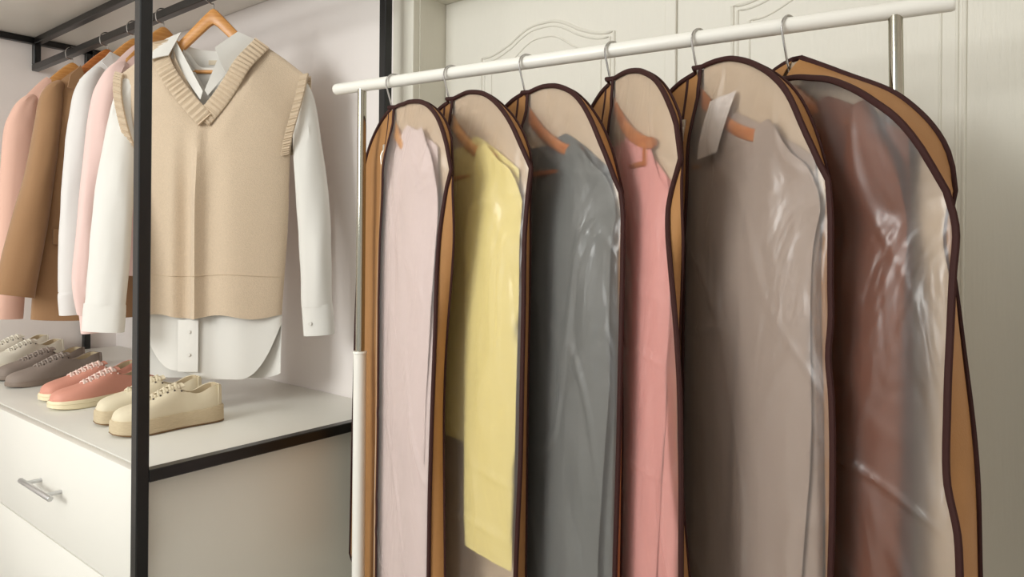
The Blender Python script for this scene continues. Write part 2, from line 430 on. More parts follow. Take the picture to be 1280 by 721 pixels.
# ------------------------------------------------------------------ garments
def body_mesh(o):
    """closed shirt body: front and back sheets joined at the sides and shoulders. o: dict of shape numbers"""
    nk, zn, sh, zs = o['nk'], o['zn'], o['sh'], o['zs']
    hem = o['hem']; W = o['W']; D = o.get('D', 0.03)
    vd = o.get('vd', 0.08); vp = o.get('vp', 1.0); bd = o.get('bd', 0.015)
    fold = o.get('fold', 0.006); seed = o.get('seed', 0.0); fs = o.get('fs', 3.2)
    ncol, nrow = o.get('ncol', 48), o.get('nrow', 46)
    xs = set([0.0])
    A = []
    for i in range(ncol+1):
        A.append(math.sin((-1 + 2*i/ncol)*PI/2*0.86)/math.sin(PI/2*0.86))
    k0 = min(range(len(A)), key=lambda i: abs(A[i]-nk/sh)); A[k0] = nk/sh
    k1 = min(range(len(A)), key=lambda i: abs(A[i]+nk/sh)); A[k1] = -nk/sh
    k2 = min(range(len(A)), key=lambda i: abs(A[i])); A[k2] = 0.0
    def top(a, side):
        x = abs(a)*sh
        if x >= nk-1e-6:
            t = (x-nk)/(sh-nk); return lerp(zn, zs, t**o.get('sp', 1.15))
        t = 1 - x/nk
        return zn - (vd if side < 0 else bd)*(t**vp if side < 0 else sm(0, 1, min(1, t*1.6)))
    def sheet(side):
        rows = []
        for j in range(nrow+1):
            r = (j/nrow)**1.05
            row = []
            for a in A:
                zt = top(a, side); zb = hem(a, side)
                z = lerp(zt, zb, r)
                w = lerp(sh, stable(W, z), sm(0.0, 0.06, zs - z)) if z < zs else sh
                if z >= zs: w = sh
                ww = lerp(sh, w, sm(0, 0.35, r)) if False else w
                x = a*ww
                seam = abs(a) > 0.9999 or (j == 0 and abs(a)*sh >= nk-1e-6)
                e = max(0.0, 1 - a*a)**0.55
                dist = max(0.0, zt - z)
                d0 = lerp(0.16, o.get('d0', 0.16), sm(1.0, 0.75, abs(a)*sh/nk))
                d = D*(d0 + (1-d0)*sm(0, 0.16, dist))*e
                y = side*d
                g = sm(0.02, 0.55, dist)
                f = (math.sin(x*2*PI*fs*2.2 + seed + 1.3*nz(seed, z*2.0)) * 0.6 + nz(x*9+seed*3, z*1.1, side*2.0)*1.3)
                y += side*fold*g*f*e
                if o.get('extra') and side < 0: y += o['extra'](x, z)*e
                if seam: y = 0.0
                if seam and j > 0: x += 0.010*g*nz(seed*2+a, z*3.0)
                row.append((x, y + o.get('y0', 0.0), z))
            rows.append(row)
        return rows
    bm = bmesh.new()
    add_grid(bm, sheet(-1)); add_grid(bm, sheet(1))
    bmesh.ops.remove_doubles(bm, verts=bm.verts[:], dist=0.0004)
    return bm

def sleeve_mesh(path, seed=0.0, wr=0.006, n=22, sub=5, cap=True):
    """path rows: x, y, z, half width, half depth"""
    cps = [Vector(p[:3]) for p in path]
    P = smooth_path(cps, sub)
    m = len(P)
    hw = [(i, p[3]) for i, p in enumerate(path)]; hd = [(i, p[4]) for i, p in enumerate(path)]
    rows = []
    for i, c in enumerate(P):
        t = i/sub
        a = P[max(0, i-1)]; b = P[min(m-1, i+1)]
        d = (b-a).normalized()
        side = Vector((0, 1, 0)).cross(d)
        if side.length < 1e-5: side = Vector((1, 0, 0))
        side.normalize()
        if side.x < 0: side = -side
        dep = d.cross(side).normalized()
        if dep.y > 0: dep = -dep
        w = stable(hw, t); dd = stable(hd, t)
        ring = []
        for k in range(n):
            q = 2*PI*k/n; cx, sy = math.cos(q), math.sin(q)
            sy = math.copysign(abs(sy)**0.8, sy)
            wig = 1.0
            off = wr*min(1.0, i/4)*(nz(cx*1.6+seed, c.z*5.0, seed+sy) + 0.7*nz(cx*2.5+seed, c.z*14.0 + cx*2, seed*2+sy))
            ring.append(c + side*(w*cx + off*0.3*cx) + dep*(dd*sy + off*sy))
        rows.append(ring)
    if cap:
        last = rows[-1]; c = sum((Vector(v) for v in last), Vector())/n
        rows.append([c + (v-c)*0.93 for v in last])
        rows.append([c + (v-c)*0.9 + Vector((0, 0, 0.02)) for v in last])
    bm = bmesh.new(); V = add_grid(bm, rows, closed=True)
    bm.faces.new(V[0])
    bm.faces.new(V[-1])
    return bm

def top_rings(s, c, zs, y=-0.004):
    return [(s*(c-0.040), 0.0, zs+0.034, 0.012, 0.010), (s*(c-0.022), y*0.5, zs+0.004, 0.030, 0.026), (s*(c-0.006), y, zs-0.045, 0.043, 0.037)]

def band_strip(path, width_dir, half, th=0.004, ribs=0, rib_h=0.0015, n=None):
    """ribbed flat band following path (list of Vectors); width_dir(i)-> unit vector across"""
    rows = []
    N = len(path)
    for i, p in enumerate(path):
        p = Vector(p); wd = Vector(width_dir(i)).normalized()
        a = Vector(path[max(0, i-1)]); b = Vector(path[min(N-1, i+1)])
        nr = (b-a).normalized().cross(wd).normalized()
        if nr.y > 0: nr = -nr
        h = th + rib_h*math.cos(2*PI*ribs*i/(N-1)) if ribs else th
        row = []
        for (s, k) in ((-1, -0.3), (-1, 0.5), (-0.9, 1), (-0.3, 1.05), (0.3, 1.05), (0.9, 1), (1, 0.5), (1, -0.3)):
            row.append(p + wd*(half*s) + nr*(h*k))
        rows.append(row)
    bm = bmesh.new(); V = add_grid(bm, rows, closed=True)
    bm.faces.new(V[0]); bm.faces.new(V[-1])
    return bm

# ---- vest over shirt, facing the camera
VV = 1.985; SC = VV/FPX
vx, vy = w2(slope(265)*VV, VV)
vx = on_y(265, RY)[0]
HV = dict(loc=(vx, RY, RZ), rz=YAW)
def lx(px): return (px-265)*SC
def lz(py): return ZC + (300.9-py)*SC - RZ
hk = PI/2 - YAW
hanger('pale wooden hanger holding the beige knit vest and its white shirt', None, HV, half=0.150, drop=0.150, prof=1.0, top=-0.040, square=True, hook_ang=hk, bar_z=lz(90), arm=0.046, fwd=0.0)

vest = thing('knit_vest', 'beige knit V-neck vest with ribbed edges worn over a white shirt', 'vest', (vx, RY, RZ), YAW)
zn, zs = lz(52), lz(96)
def vest_extra(x, z):
    g = sm(-0.42, -0.62, z) if False else sm(0.30, 0.62, -z)
    a = math.exp(-((x+0.018)/0.014)**2)*0.024 - math.exp(-((x+0.055)/0.022)**2)*0.016 + math.exp(-((x+0.085)/0.02)**2)*0.010
    b = math.exp(-((x-0.085)/0.05)**2)*0.010
    c = math.exp(-((x-0.02)/0.03)**2)*0.009*sm(0.36, 0.5, -z)
    return -(a + b)*g + c
def vest_hem(a, s): return lz(394) - (0.012 if s > 0 else 0) + 0.006*math.sin(a*7)
VW = [(lz(400), 0.196), (lz(330), 0.205), (lz(250), 0.213), (lz(190), 0.219), (lz(140), 0.236), (zs, 0.262)]
vb = dict(nk=lx(317), zn=zn, sh=lx(383), zs=zs, hem=vest_hem, W=VW, D=0.052, vd=lz(52)-lz(151), vp=0.92, bd=0.02, d0=0.75, fold=0.004, seed=1.7, extra=vest_extra, ncol=72, nrow=80, sp=1.25)
bm = body_mesh(vb); thicken(bm, 0.003)
obj('knit_body', bm, M['knit'], vest)
# neckband: one ribbed strip per flank
def front_y(x, z):
    e = max(0.0, 1-(x/0.24)**2)**0.55
    return -(0.052*(0.16+0.84*sm(0, 0.16, 0.05)))*e - 0.012
for s, P in ((1, [(319+9, 55), (312, 78), (298, 104), (281, 130), (261, 154)]), (-1, [(203, 55), (207, 74), (221, 100), (240, 126), (265, 154)])):
    pth = smooth_path([(lx(a), 0, lz(b)) for a, b in P], 20)
    pth = [Vector((p.x, -0.014 - 0.033*sm(0.0, 0.10, zn-p.z) - (0.004 if s < 0 else 0), p.z)) for p in pth]
    def wd(i, pth=pth):
        a = pth[max(0, i-1)]; b = pth[min(len(pth)-1, i+1)]; d = (b-a).normalized()
        return Vector((-d.z, 0, d.x))
    obj('neckband', band_strip(pth, wd, 0.0235, 0.004, ribs=22, rib_h=0.0022), M['rib'], vest)
for s in (1, -1):
    ring = []
    side = [(383, 95), (380, 120), (373, 150), (366, 175), (361, 192)]
    up = smooth_path([(s*lx(a), 0, lz(b)) for a, b in side], 16)
    m = len(up)
    fr_ = [Vector((p.x - s*0.006, -0.006-0.030*math.sin(PI*min(1, (i+1)/m*0.9))**0.7, p.z)) for i, p in enumerate(up)]
    bk_ = [Vector((p.x - s*0.006, 0.006+0.030*math.sin(PI*min(1, (i+1)/m*0.9))**0.7, p.z)) for i, p in enumerate(up)]
    for seq in (fr_, bk_):
        bm = band_strip(seq, lambda i, s=s: Vector((1, 0, 0.28*s)), 0.0125, 0.0045, ribs=26, rib_h=0.0018)
        obj('armhole_band', bm, M['rib'], vest)
# hem band seam
def hempath(side):
    out = []
    for i in range(81):
        a = -0.97 + 1.94*i/80
        z = lz(343); x = a*stable(VW, z)
        e = max(0.0, 1-a*a)**0.55
        dist = 0.6
        f = (math.sin(x*2*PI*3.2*2.2 + 1.7 + 1.3*nz(1.7, z*2.0)) * 0.6 + nz(x*9+5.1, z*1.1, side*2.0)*1.3)
        y = side*0.052*e + side*0.004*f*e + (vest_extra(x, z)*e if side < 0 else 0)
        out.append((x, y + side*0.0005, z + 0.003*math.sin(a*5)))
    return out
bm = bmesh.new(); add_tube(bm, hempath(-1), 0.0016, 6)
obj('hem_seam', bm, M['rib'], vest)

shirt = thing('collared_shirt', 'white cotton shirt with open collar and long tails under the beige vest', 'shirt', (vx, RY, RZ), YAW)
def sh_hem(a, s):
    if s > 0: return lz(474) + 0.02*abs(a)**6
    b = lz(466) - (0.012 if a > -0.08 else 0.0)*sm(-0.12, -0.06, a) + 0.012*(1-sm(-0.5, -0.08, a))
    return b + 0.15*max(0, (abs(a)-0.45)/0.55)**2.2
SW = [(lz(480), 0.196), (lz(400), 0.196), (lz(190), 0.196), (lz(140), 0.205), (zs, 0.215)]
def sh_extra(x, z):
    g = sm(0.75, 0.95, -z)
    return -(math.exp(-((x+0.012)/0.02)**2)*0.012 - math.exp(-((x+0.06)/0.02)**2)*0.010)*g*0.6
bm = body_mesh(dict(nk=0.085, zn=lz(62), sh=0.205, zs=lz(96), hem=sh_hem, W=SW, D=0.030, vd=lz(62)-lz(126), vp=0.95, bd=0.05, fold=0.005, seed=4.1, extra=sh_extra, ncol=60, nrow=60))
thicken(bm, 0.0012)
obj('shirt_body', bm, M['cotton'], shirt)
# front placket below the vest
pk = [(-0.053, z) for z in (lz(400), lz(460))]
bm = bmesh.new()
rows = []
for j in range(12):
    z = lerp(lz(398), lz(461), j/11)
    rows.append([(x, -0.043 - 0.004*math.sin((x+0.07)*40), z) for x in (-0.073, -0.066, -0.05, -0.035, -0.022, -0.016)])
add_grid(bm, rows); thicken(bm, 0.0015); pl = obj('placket', bm, M['cotton'], shirt)
for py in (412, 440):
    bm = bmesh.new(); add_tube(bm, [(-0.040, -0.0485, lz(py)), (-0.040, -0.0505, lz(py))], 0.0045, 14); obj('button', bm, M['button'], pl)
# sleeves (the near one swings towards the camera, in front of its neighbour)
rs = [(lx(368), 0.012, lz(100), 0.022, 0.012), (lx(377), 0.014, lz(122), 0.028, 0.026), (lx(380), 0.016, lz(165), 0.038, 0.034), (lx(388), 0.012, lz(240), 0.0445, 0.036), (lx(394), 0.004, lz(320), 0.043, 0.033), (lx(397), 0, lz(382), 0.042, 0.030)]
sl = obj('sleeve', sleeve_mesh(rs, 3.0, 0.008), M['cotton'], shirt)
cf = [(lx(397), 0, lz(380), 0.042, 0.028), (lx(398), 0, lz(390), 0.043, 0.028), (lx(400), 0, lz(417), 0.0425, 0.027)]
cuff = obj('cuff', sleeve_mesh(cf, 9.0, 0.001), M['cotton'], sl)
bm = bmesh.new(); add_tube(bm, [(lx(392), -0.0265, lz(402)), (lx(392), -0.0305, lz(402))], 0.005, 14); obj('button', bm, M['button'], cuff)
ls = [(-0.228, 0.008, lz(100), 0.022, 0.012), (-0.246, 0.008, lz(122), 0.030, 0.028), (-0.252, 0.0, lz(165), 0.042, 0.034), (-0.236, -0.065, lz(240), 0.048, 0.034), (-0.225, -0.105, lz(320), 0.051, 0.033), (-0.228, -0.122, lz(378), 0.051, 0.030)]
sl = obj('sleeve', sleeve_mesh(ls, 5.0, 0.008), M['cotton'], shirt)
cf = [(-0.228, -0.122, lz(376), 0.052, 0.029), (-0.229, -0.123, lz(386), 0.053, 0.029), (-0.231, -0.125, lz(408), 0.053, 0.028)]
obj('cuff', sleeve_mesh(cf, 2.0, 0.001), M['cotton'], sl)
# collar: band behind the neck, two leaves
bandp = []
rows = []
for j in range(6):
    row = []
    for i in range(25):
        q = PI*(i/24); x = 0.083*math.cos(q)
        row.append((-x, 0.040*math.sin(q)-0.005, lerp(lz(60), lz(86), j/5) + 0.018*(1-math.sin(q))*0.6))
    rows.append(row)
bm = grid(rows); thicken(bm, 0.0016); cb = obj('collar_band', bm, M['cotton'], shirt)
obj('neck_label', box((lx(253), 0.0305, lz(78)), (lx(267), 0.032, lz(72))), M['lab'], cb)
def leaf(poly, nseg, yf):
    """collar leaf as a bent quad patch: poly = (top inner, top outer, bottom outer, bottom inner)"""
    a, b, c, d = [Vector((lx(p[0]), 0, lz(p[1]))) for p in poly]
    rows = []
    for j in range(nseg+1):
        t = j/nseg; L_ = a.lerp(d, t); R_ = b.lerp(c, t); row = []
        for i in range(nseg+1):
            s = i/nseg; p = L_.lerp(R_, s)
            row.append((p.x, yf(s, t), p.z))
        rows.append(row)
    bm = grid(rows); thicken(bm, 0.0022); return bm
obj('collar_leaf', leaf([(226, 42), (191, 61), (191, 84), (220, 76)], 8, lambda s, t: -0.006-0.045*t-0.006*math.sin(PI*s)), M['cotton'], shirt)
obj('collar_leaf', leaf([(296, 40), (318, 50), (290, 96), (277, 66)], 8, lambda s, t: -0.006-0.050*t-0.006*math.sin(PI*s)), M['cotton'], shirt)
# the turned-back front edges in the opening of the V
obj('front_edge', leaf([(222, 54), (216, 74), (259, 129), (262, 119)], 8, lambda s, t: -0.020-0.032*t), M['cotton'], shirt)
obj('front_edge', leaf([(279, 64), (291, 88), (268, 124), (264, 118)], 8, lambda s, t: -0.020-0.030*t), M['cotton'], shirt)

# ---- the four garments square to the rail
def plain_garment(kind, label, cat, X, half, mats, o, hanger_label, wood='wood', turn=0.0, htop=-0.036):
    root = dict(loc=(X, RY, RZ), rz=PI/2+turn)
    hanger(hanger_label, None, root, half=0.118, drop=0.125, prof=1.2, top=htop, wood=wood, square=True, hook_ang=-turn, bar_z=-0.22, arm=0.05, fwd=0.0)
    g = thing(kind, label, cat, root['loc'], root['rz'])
    return g
def hemflat(z, c=0.0): return lambda a, s: z + c*abs(a)**3
# x runs from the near (front) side to the wall side; the face (-y) looks along the rail towards the door
# peach top
g = plain_garment('pullover', 'peach long-sleeved pullover hanging at the wall end of the black rail', 'pullover', -2.907, 0.19, None, None, 'honey-coloured wooden hanger carrying the peach pullover', 'wood')
W_ = [(-1.0, 0.185), (-0.5, 0.18), (-0.24, 0.172)]
bm = body_mesh(dict(nk=0.085, zn=-0.105, sh=0.178, zs=-0.225, hem=hemflat(-0.86), W=W_, D=0.05, vd=0.06, fold=0.008, seed=2.2)); thicken(bm, 0.0015); obj('body', bm, M['peach'], g)
for s in (-1, 1):
    rs = top_rings(s, 0.160, -0.215) + [ (s*0.166, -0.01, -0.34, 0.052, 0.045), (s*0.180, -0.015, -0.6, 0.052, 0.04), (s*0.196, -0.02, -0.88, 0.043, 0.032)]
    sl = obj('sleeve', sleeve_mesh(rs, 1.0+s), M['peach'], g)
    obj('cuff', sleeve_mesh([(s*0.196, -0.02, -0.875, 0.042, 0.031), (s*0.198, -0.02, -0.9, 0.044, 0.033), (s*0.201, -0.02, -0.965, 0.043, 0.031)], 3.0, 0.003), M['peach'], sl)
# camel blazer
g = plain_garment('blazer', 'camel brown blazer with notched lapel hanging beside the peach pullover', 'blazer', -2.604, 0.185, None, None, 'reddish wooden hanger carrying the camel blazer', 'wood2')
W_ = [(-1.0, 0.225), (-0.7, 0.21), (-0.5, 0.195), (-0.24, 0.180)]
bx = dict(nk=0.085, zn=-0.115, sh=0.174, zs=-0.205, hem=hemflat(-0.955, 0.01), W=W_, D=0.06, vd=0.36, vp=1.1, bd=0.01, fold=0.004, seed=0.4)
bm = body_mesh(bx); thicken(bm, 0.003); obj('body', bm, M['camel'], g)
for s in (-1, 1):
    rs = [(s*0.140, 0.0, -0.178, 0.012, 0.012), (s*0.160, -0.002, -0.205, 0.024, 0.026), (s*0.172, -0.004, -0.25, 0.032, 0.036), (s*0.184, -0.010, -0.34, 0.034, 0.044), (s*0.208, -0.02, -0.50, 0.040, 0.046), (s*0.236, -0.03, -0.64, 0.048, 0.046), (s*0.278, -0.036, -0.865, 0.056, 0.044)]
    obj('sleeve', sleeve_mesh(rs, 4.0+s, 0.004), M['camel'], g)
    lp = [(s*0.088, -0.112), (s*0.120, -0.150), (s*0.132, -0.195), (s*0.098, -0.200), (s*0.118, -0.225), (s*0.060, -0.36), (s*0.008, -0.47), (s*0.03, -0.32)]
    bm = prism(lp, -0.058, -0.053, lambda x, z: 0.042*(1-sm(0, 0.2, -0.11-z))); obj('lapel', bm, M['camel'], g)
    pf = [(s*0.075, -0.665), (s*0.175, -0.655), (s*0.175, -0.705), (s*0.075, -0.715)]
    bm = prism(pf, -0.066, -0.060, lambda x, z: 0.026*(abs(x)/0.2)**2); obj('pocket_flap', bm, M['camel'], g)
obj('button', tube([(0.0, -0.060, -0.55), (0.0, -0.070, -0.55)], 0.009, 14), M['leatherbtn'], g)
obj('lining', box((-0.084, 0.004, -0.2), (0.084, 0.008, -0.118), 0.002), M['cameldark'], g)
# white shirt
g = plain_garment('button_shirt', 'plain white shirt with dark cuff button hanging beside the camel blazer', 'shirt', -2.395, 0.185, None, None, 'wooden hanger carrying the plain white shirt beside the blazer', 'wood')
W_ = [(-1.0, 0.18), (-0.5, 0.175), (-0.24, 0.168)]
bm = body_mesh(dict(nk=0.075, zn=-0.105, sh=0.162, zs=-0.20, hem=hemflat(-0.80, 0.05), W=W_, D=0.045, vd=0.09, fold=0.009, seed=3.3)); thicken(bm, 0.0012); obj('body', bm, M['cotton2'], g)
for s in (-1, 1):
    rs = top_rings(s, 0.138, -0.19) + [ (s*0.140, -0.01, -0.31, 0.050, 0.045), (s*0.160, -0.014, -0.55, 0.050, 0.04), (s*0.176, -0.016, -0.85, 0.041, 0.032)]
    sl = obj('sleeve', sleeve_mesh(rs, 6.0+s, 0.008), M['cotton2'], g)
    cf = obj('cuff', sleeve_mesh([(s*0.176, -0.016, -0.845, 0.040, 0.031), (s*0.175, -0.016, -0.86, 0.044, 0.034), (s*0.172, -0.016, -0.915, 0.043, 0.032)], 3.0, 0.002), M['cotton2'], sl)
    obj('button', tube([(s*0.178, -0.046, -0.872), (s*0.178, -0.0525, -0.872)], 0.006, 12), M['dkbutton'], cf)
bm = prism([(-0.078, -0.098), (-0.02, -0.12), (-0.062, -0.185), (-0.105, -0.135)], -0.032, -0.028, lambda x, z: 0.02*(1-sm(0, 0.1, -0.1-z))); obj('collar', bm, M['cotton2'], g)
bm = prism([(0.066, -0.120), (0.02, -0.135), (0.055, -0.185), (0.090, -0.145)], -0.032, -0.028, lambda x, z: 0.02*(1-sm(0, 0.1, -0.1-z))); obj('collar', bm, M['cotton2'], g)
# pale pink top
g = plain_garment('blouse', 'pale pink blouse hanging between the plain white shirt and the beige vest', 'blouse', -2.195, 0.185, None, None, 'wooden hanger behind the vest carrying the pale pink blouse', 'wood')
W_ = [(-1.0, 0.18), (-0.5, 0.178), (-0.24, 0.174)]
bm = body_mesh(dict(nk=0.085, zn=-0.11, sh=0.170, zs=-0.215, hem=hemflat(-0.80, 0.03), W=W_, D=0.036, vd=0.1, fold=0.006, seed=7.7)); thicken(bm, 0.0012); obj('body', bm, M['pinkc'], g)
for s in (-1, 1):
    rs = top_rings(s, 0.150, -0.205, 0.0) + [ (s*0.158, 0, -0.33, 0.048, 0.034), (s*0.180, 0, -0.58, 0.048, 0.032), (s*0.202, 0, -0.80, 0.042, 0.028), (s*0.200, 0, -0.90, 0.032, 0.022)]
    sl = obj('sleeve', sleeve_mesh(rs, 8.0+s, 0.008), M['pinkc'], g)
    obj('cuff', sleeve_mesh([(s*0.200, 0, -0.895, 0.031, 0.022), (s*0.200, 0, -0.91, 0.027, 0.021), (s*0.199, 0, -0.955, 0.024, 0.018)], 3.0, 0.001), M['pinkc'], sl)

# ------------------------------------------------------------------ shoes
def shoe_parts(root, L, hs, m_up, m_sole, m_lace, kind, mirror=1):
    wt = [(0, 0.016), (0.02, 0.0235), (0.08, 0.0300), (0.2, 0.0325), (0.4, 0.0330), (0.55, 0.0375), (0.72, 0.0425), (0.84, 0.0412), (0.92, 0.0355), (0.97, 0.0265), (1.0, 0.010)]
    cy = [(0, 0), (0.4, -0.001), (0.75, 0.003), (1.0, -0.003)]
    ht = [(0, 0.052), (0.03, 0.056), (0.12, 0.053), (0.24, 0.041), (0.34, 0.047), (0.42, 0.063), (0.5, 0.060), (0.6, 0.050), (0.72, 0.038), (0.84, 0.031), (0.92, 0.026), (0.97, 0.019), (1, 0.008)]
    kx = L/0.25
    # sole
    flare = 0.004 if kind != 'grey' else 0.0015
    NS = 40
    def outline(off, z, lift=0.0):
        P = []
        for i in range(NS+1):
            s = 0.5-0.5*math.cos(PI*i/NS); P.append((s, 1))
        for i in range(NS-1, 0, -1):
            s = 0.5-0.5*math.cos(PI*i/NS); P.append((s, -1))
        out = []
        for s, sd in P:
            w = stable(wt, s) + off if 0 < s < 1 else 0
            x = (s-0.5)*L + (off if s > 0.5 else -off)*(abs(s-0.5)*2)**6
            if s in (0.0, 1.0): w = 0
            zz = z + lift*max(0, (s-0.72)/0.28)**2
            if kind == 'jute' and z > 0.01: zz += 0.006*max(0, (0.22-s)/0.22)
            out.append((x, mirror*stable(cy, s) + sd*w, zz))
        return out
    rows = [outline(flare*0.2, 0.0, 0.006), outline(flare, 0.003, 0.005), outline(flare, hs*0.5, 0.002), outline(flare*0.9, hs-0.002), outline(flare*0.5, hs+0.001)]
    bm = bmesh.new(); V = add_grid(bm, rows, closed=True)
    bm.faces.new(V[0]); bm.faces.new(V[-1])
    so = obj('sole', bm, M[m_sole], root)
    if kind == 'jute':
        obj('outsole', grid([outline(flare*0.3, -0.0, 0.006), outline(flare*1.15, 0.0015, 0.006), outline(flare*1.1, 0.005, 0.005)], True), M['outsole'], so)
    if kind == 'pink':
        obj('sole_line', grid([outline(flare+0.0004, hs*0.62, 0.002), outline(flare+0.0014, hs*0.69, 0.001), outline(flare+0.0004, hs*0.76)], True), M[m_sole], so)
    # upper: outer wall, rolled rim, inner lining
    K = 24
    rows = []; NST = 46
    for j in range(NST+1):
        s = 0.5-0.5*math.cos(PI*j/NST)
        w = stable(wt, s)*0.985; h = stable(ht, s); c = mirror*stable(cy, s); x = (s-0.5)*L
        op = sm(0.40, 0.34, s)          # 1 where the foot opening is
        row = []
        for k in range(K+1):
            q = k/K; sd = -1 if q < 0.5 else 1
            t = 1-abs(2*q-1)            # 0 at the sole, 1 at the centre line
            # closed section
            ang = t*PI/2
            yc = w*math.cos(ang)**0.62; zc_ = h*math.sin(ang)**0.85
            # open section: up the wall to the rim, then down inside
            if t < 0.55:
                tt = t/0.55; yo = w*(1-0.22*tt**1.5+0.06*math.sin(PI*tt)); zo = h*tt
            elif t < 0.66:
                tt = (t-0.55)/0.11; yo = w*(0.78-0.10*tt); zo = h+0.0016*math.sin(PI*tt)
            else:
                tt = (t-0.66)/0.34; yo = w*0.68*(1-tt); zo = h*(1-0.93*sm(0, 0.6, tt)) if s > 0.045 else h*(1-0.02*tt)
            y = lerp(yc, yo, op); z = lerp(zc_, zo, op)
            row.append((x, c + sd*y, hs + z))
        rows.append(row)
    bm = bmesh.new(); V = add_grid(bm, rows)
    bm.faces.new(V[0]); bm.faces.new(V[-1])
    for f in bm.faces:
        cx = sum(v.co.x for v in f.verts)/len(f.verts); s = cx/L+0.5
        cyy = sum(v.co.y for v in f.verts)/len(f.verts)
    # lining where the section runs inside
    nF = K
    bm.faces.ensure_lookup_table()
    idx = 0
    for j in range(NST):
        s = 0.5-0.5*math.cos(PI*(j+0.5)/NST)
        for k in range(K):
            t = 1-abs(2*((k+0.5)/K)-1)
            if idx < len(bm.faces) and t > 0.64 and 0.03 < s < 0.385: bm.faces[idx].material_index = 1
            idx += 1
    obj('upper', bm, [M[m_up], M['lining']], root)
    # tongue
    rows = []
    for j in range(9):
        t = j/8; s = lerp(0.52, 0.375, t)
        zz = hs + stable(ht, max(0.42, s)) + 0.0005 + 0.006*t**1.3; hw_ = lerp(0.013, 0.019, t)
        rows.append([((s-0.5)*L, mirror*stable(cy, s) + hw_*a, zz - 0.006*a*a - (0.004*(1-abs(a)) if False else 0)) for a in (-1, -0.6, -0.2, 0.2, 0.6, 1)])
    bm = grid(rows); thicken(bm, 0.003); obj('tongue', bm, M[m_up], root)
    # laces
    n = 6
    for i in range(n):
        s = lerp(0.72, 0.45, i/(n-1)); h = stable(ht, s); c = mirror*stable(cy, s); w = stable(wt, s)
        ye = lerp(0.011, 0.017, i/(n-1)); x = (s-0.5)*L
        def pt(sx, a):
            hh = stable(ht, sx); ww = stable(wt, sx)
            t = abs(a)/ww; z = hh*math.sqrt(max(0.0, 1-min(0.999, t)**3.2))**0.9
            return Vector(((sx-0.5)*L, mirror*stable(cy, sx)+a, hs + z + 0.0024))
        bm = bmesh.new()
        dx = 0.026
        add_tube(bm, smooth_path([pt(s, -ye) - Vector((0, 0, 0.004)), pt(s, -ye*0.8), pt(s-dx*0.5, 0)+Vector((0, 0, 0.0012)), pt(s-dx, ye*0.8), pt(s-dx, ye) - Vector((0, 0, 0.004))], 4), 0.0039, 7, flat=0.7)
        add_tube(bm, smooth_path([pt(s, ye) - Vector((0, 0, 0.004)), pt(s, ye*0.8), pt(s-dx*0.5, 0)+Vector((0, 0, 0.004)), pt(s-dx, -ye*0.8), pt(s-dx, -ye) - Vector((0, 0, 0.004))], 4), 0.0039, 7, flat=0.7)
        obj('lace', bm, M[m_lace], root)
    bm = bmesh.new()
    for i in range(5):
        s = lerp(0.67, 0.41, i/4)
        ww = stable(wt, s); hh = stable(ht, s)
        for sd in (-1, 1):
            a = sd*lerp(0.0165, 0.0225, i/4)
            t = abs(a)/ww; z = hh*math.sqrt(max(0.0, 1-min(0.999, t)**3.2))**0.9
            p = Vector(((s-0.5)*L, mirror*stable(cy, s)+a, hs+z)); nrm = Vector((0.15, sd*0.55, 0.8)).normalized()
            add_tube(bm, [p - nrm*0.001, p + nrm*0.0016], 0.0023, 8)
    ey = obj('eyelet', bm, M['dark'] if kind in ('white', 'jute', 'grey') else M[m_lace], root); ey['kind'] = 'stuff'
    # heel tab and side seam
    rows = []
    for j in range(7):
        a = lerp(-1, 1, j/6)
        s = 0.012+0.05*abs(a)**2
        rows.append([((s-0.5)*L-0.0022, stable(wt, s)*a*0.98*1.02, hs + z_) for z_ in (0.004, 0.02, 0.04, stable(ht, s)+0.001)])
    bm = grid(rows); thicken(bm, 0.002); obj('heel_counter', bm, M[m_up], root)

def shoe_pair(toes, heels, L, hs, mu, ms, ml, kind, labels, group, name='sneaker'):
    for i, (t, h) in enumerate(zip(toes, heels)):
        T = Vector(on_z(*t, TOPZ)); H = Vector(on_z(*h, TOPZ))
        d = (T-H); mid = (T+H)*0.5
        root = thing(name, labels[i], 'shoe', (mid.x, mid.y, TOPZ + 0.0004), math.atan2(d.y, d.x), group)
        shoe_parts(root, L, hs, mu, ms, ml, kind, 1 if i == 0 else -1)
shoe_pair([(145, 546), (126, 531)], [(274, 524), (248, 513)], 0.248, 0.037, 'canvas_beige', 'jute', 'canvas_beige', 'jute',
          ['beige canvas sneaker on a thick woven sole, the one standing in front of its mate', 'beige canvas sneaker on a thick woven sole, half hidden behind its mate'], 'beige platform sneakers', 'platform_sneaker')
shoe_pair([(68, 513), (52, 503)], [(190, 491), (174, 482)], 0.280, 0.024, 'pinkshoe', 'creamsole', 'pinklace', 'pink',
          ['salmon pink sneaker with cream sole, beside the beige platform pair', 'salmon pink sneaker with cream sole, between its mate and the grey pair'], 'salmon pink sneakers')
shoe_pair([(9, 486), (-10, 478)], [(127, 466), (109, 458)], 0.295, 0.018, 'greyshoe', 'greysole', 'greylace', 'grey',
          ['taupe grey suede sneaker standing beside the pink pair', 'taupe grey suede sneaker standing between its mate and the ivory pair'], 'taupe grey sneakers')
shoe_pair([(-24, 465), (-40, 458)], [(82, 448), (66, 441)], 0.285, 0.022, 'whiteshoe', 'whitesole', 'whiteshoe', 'white',
          ['ivory canvas sneaker with pierced eyelets standing beside the grey pair', 'ivory canvas sneaker standing by the side wall, behind its mate'], 'ivory sneakers')

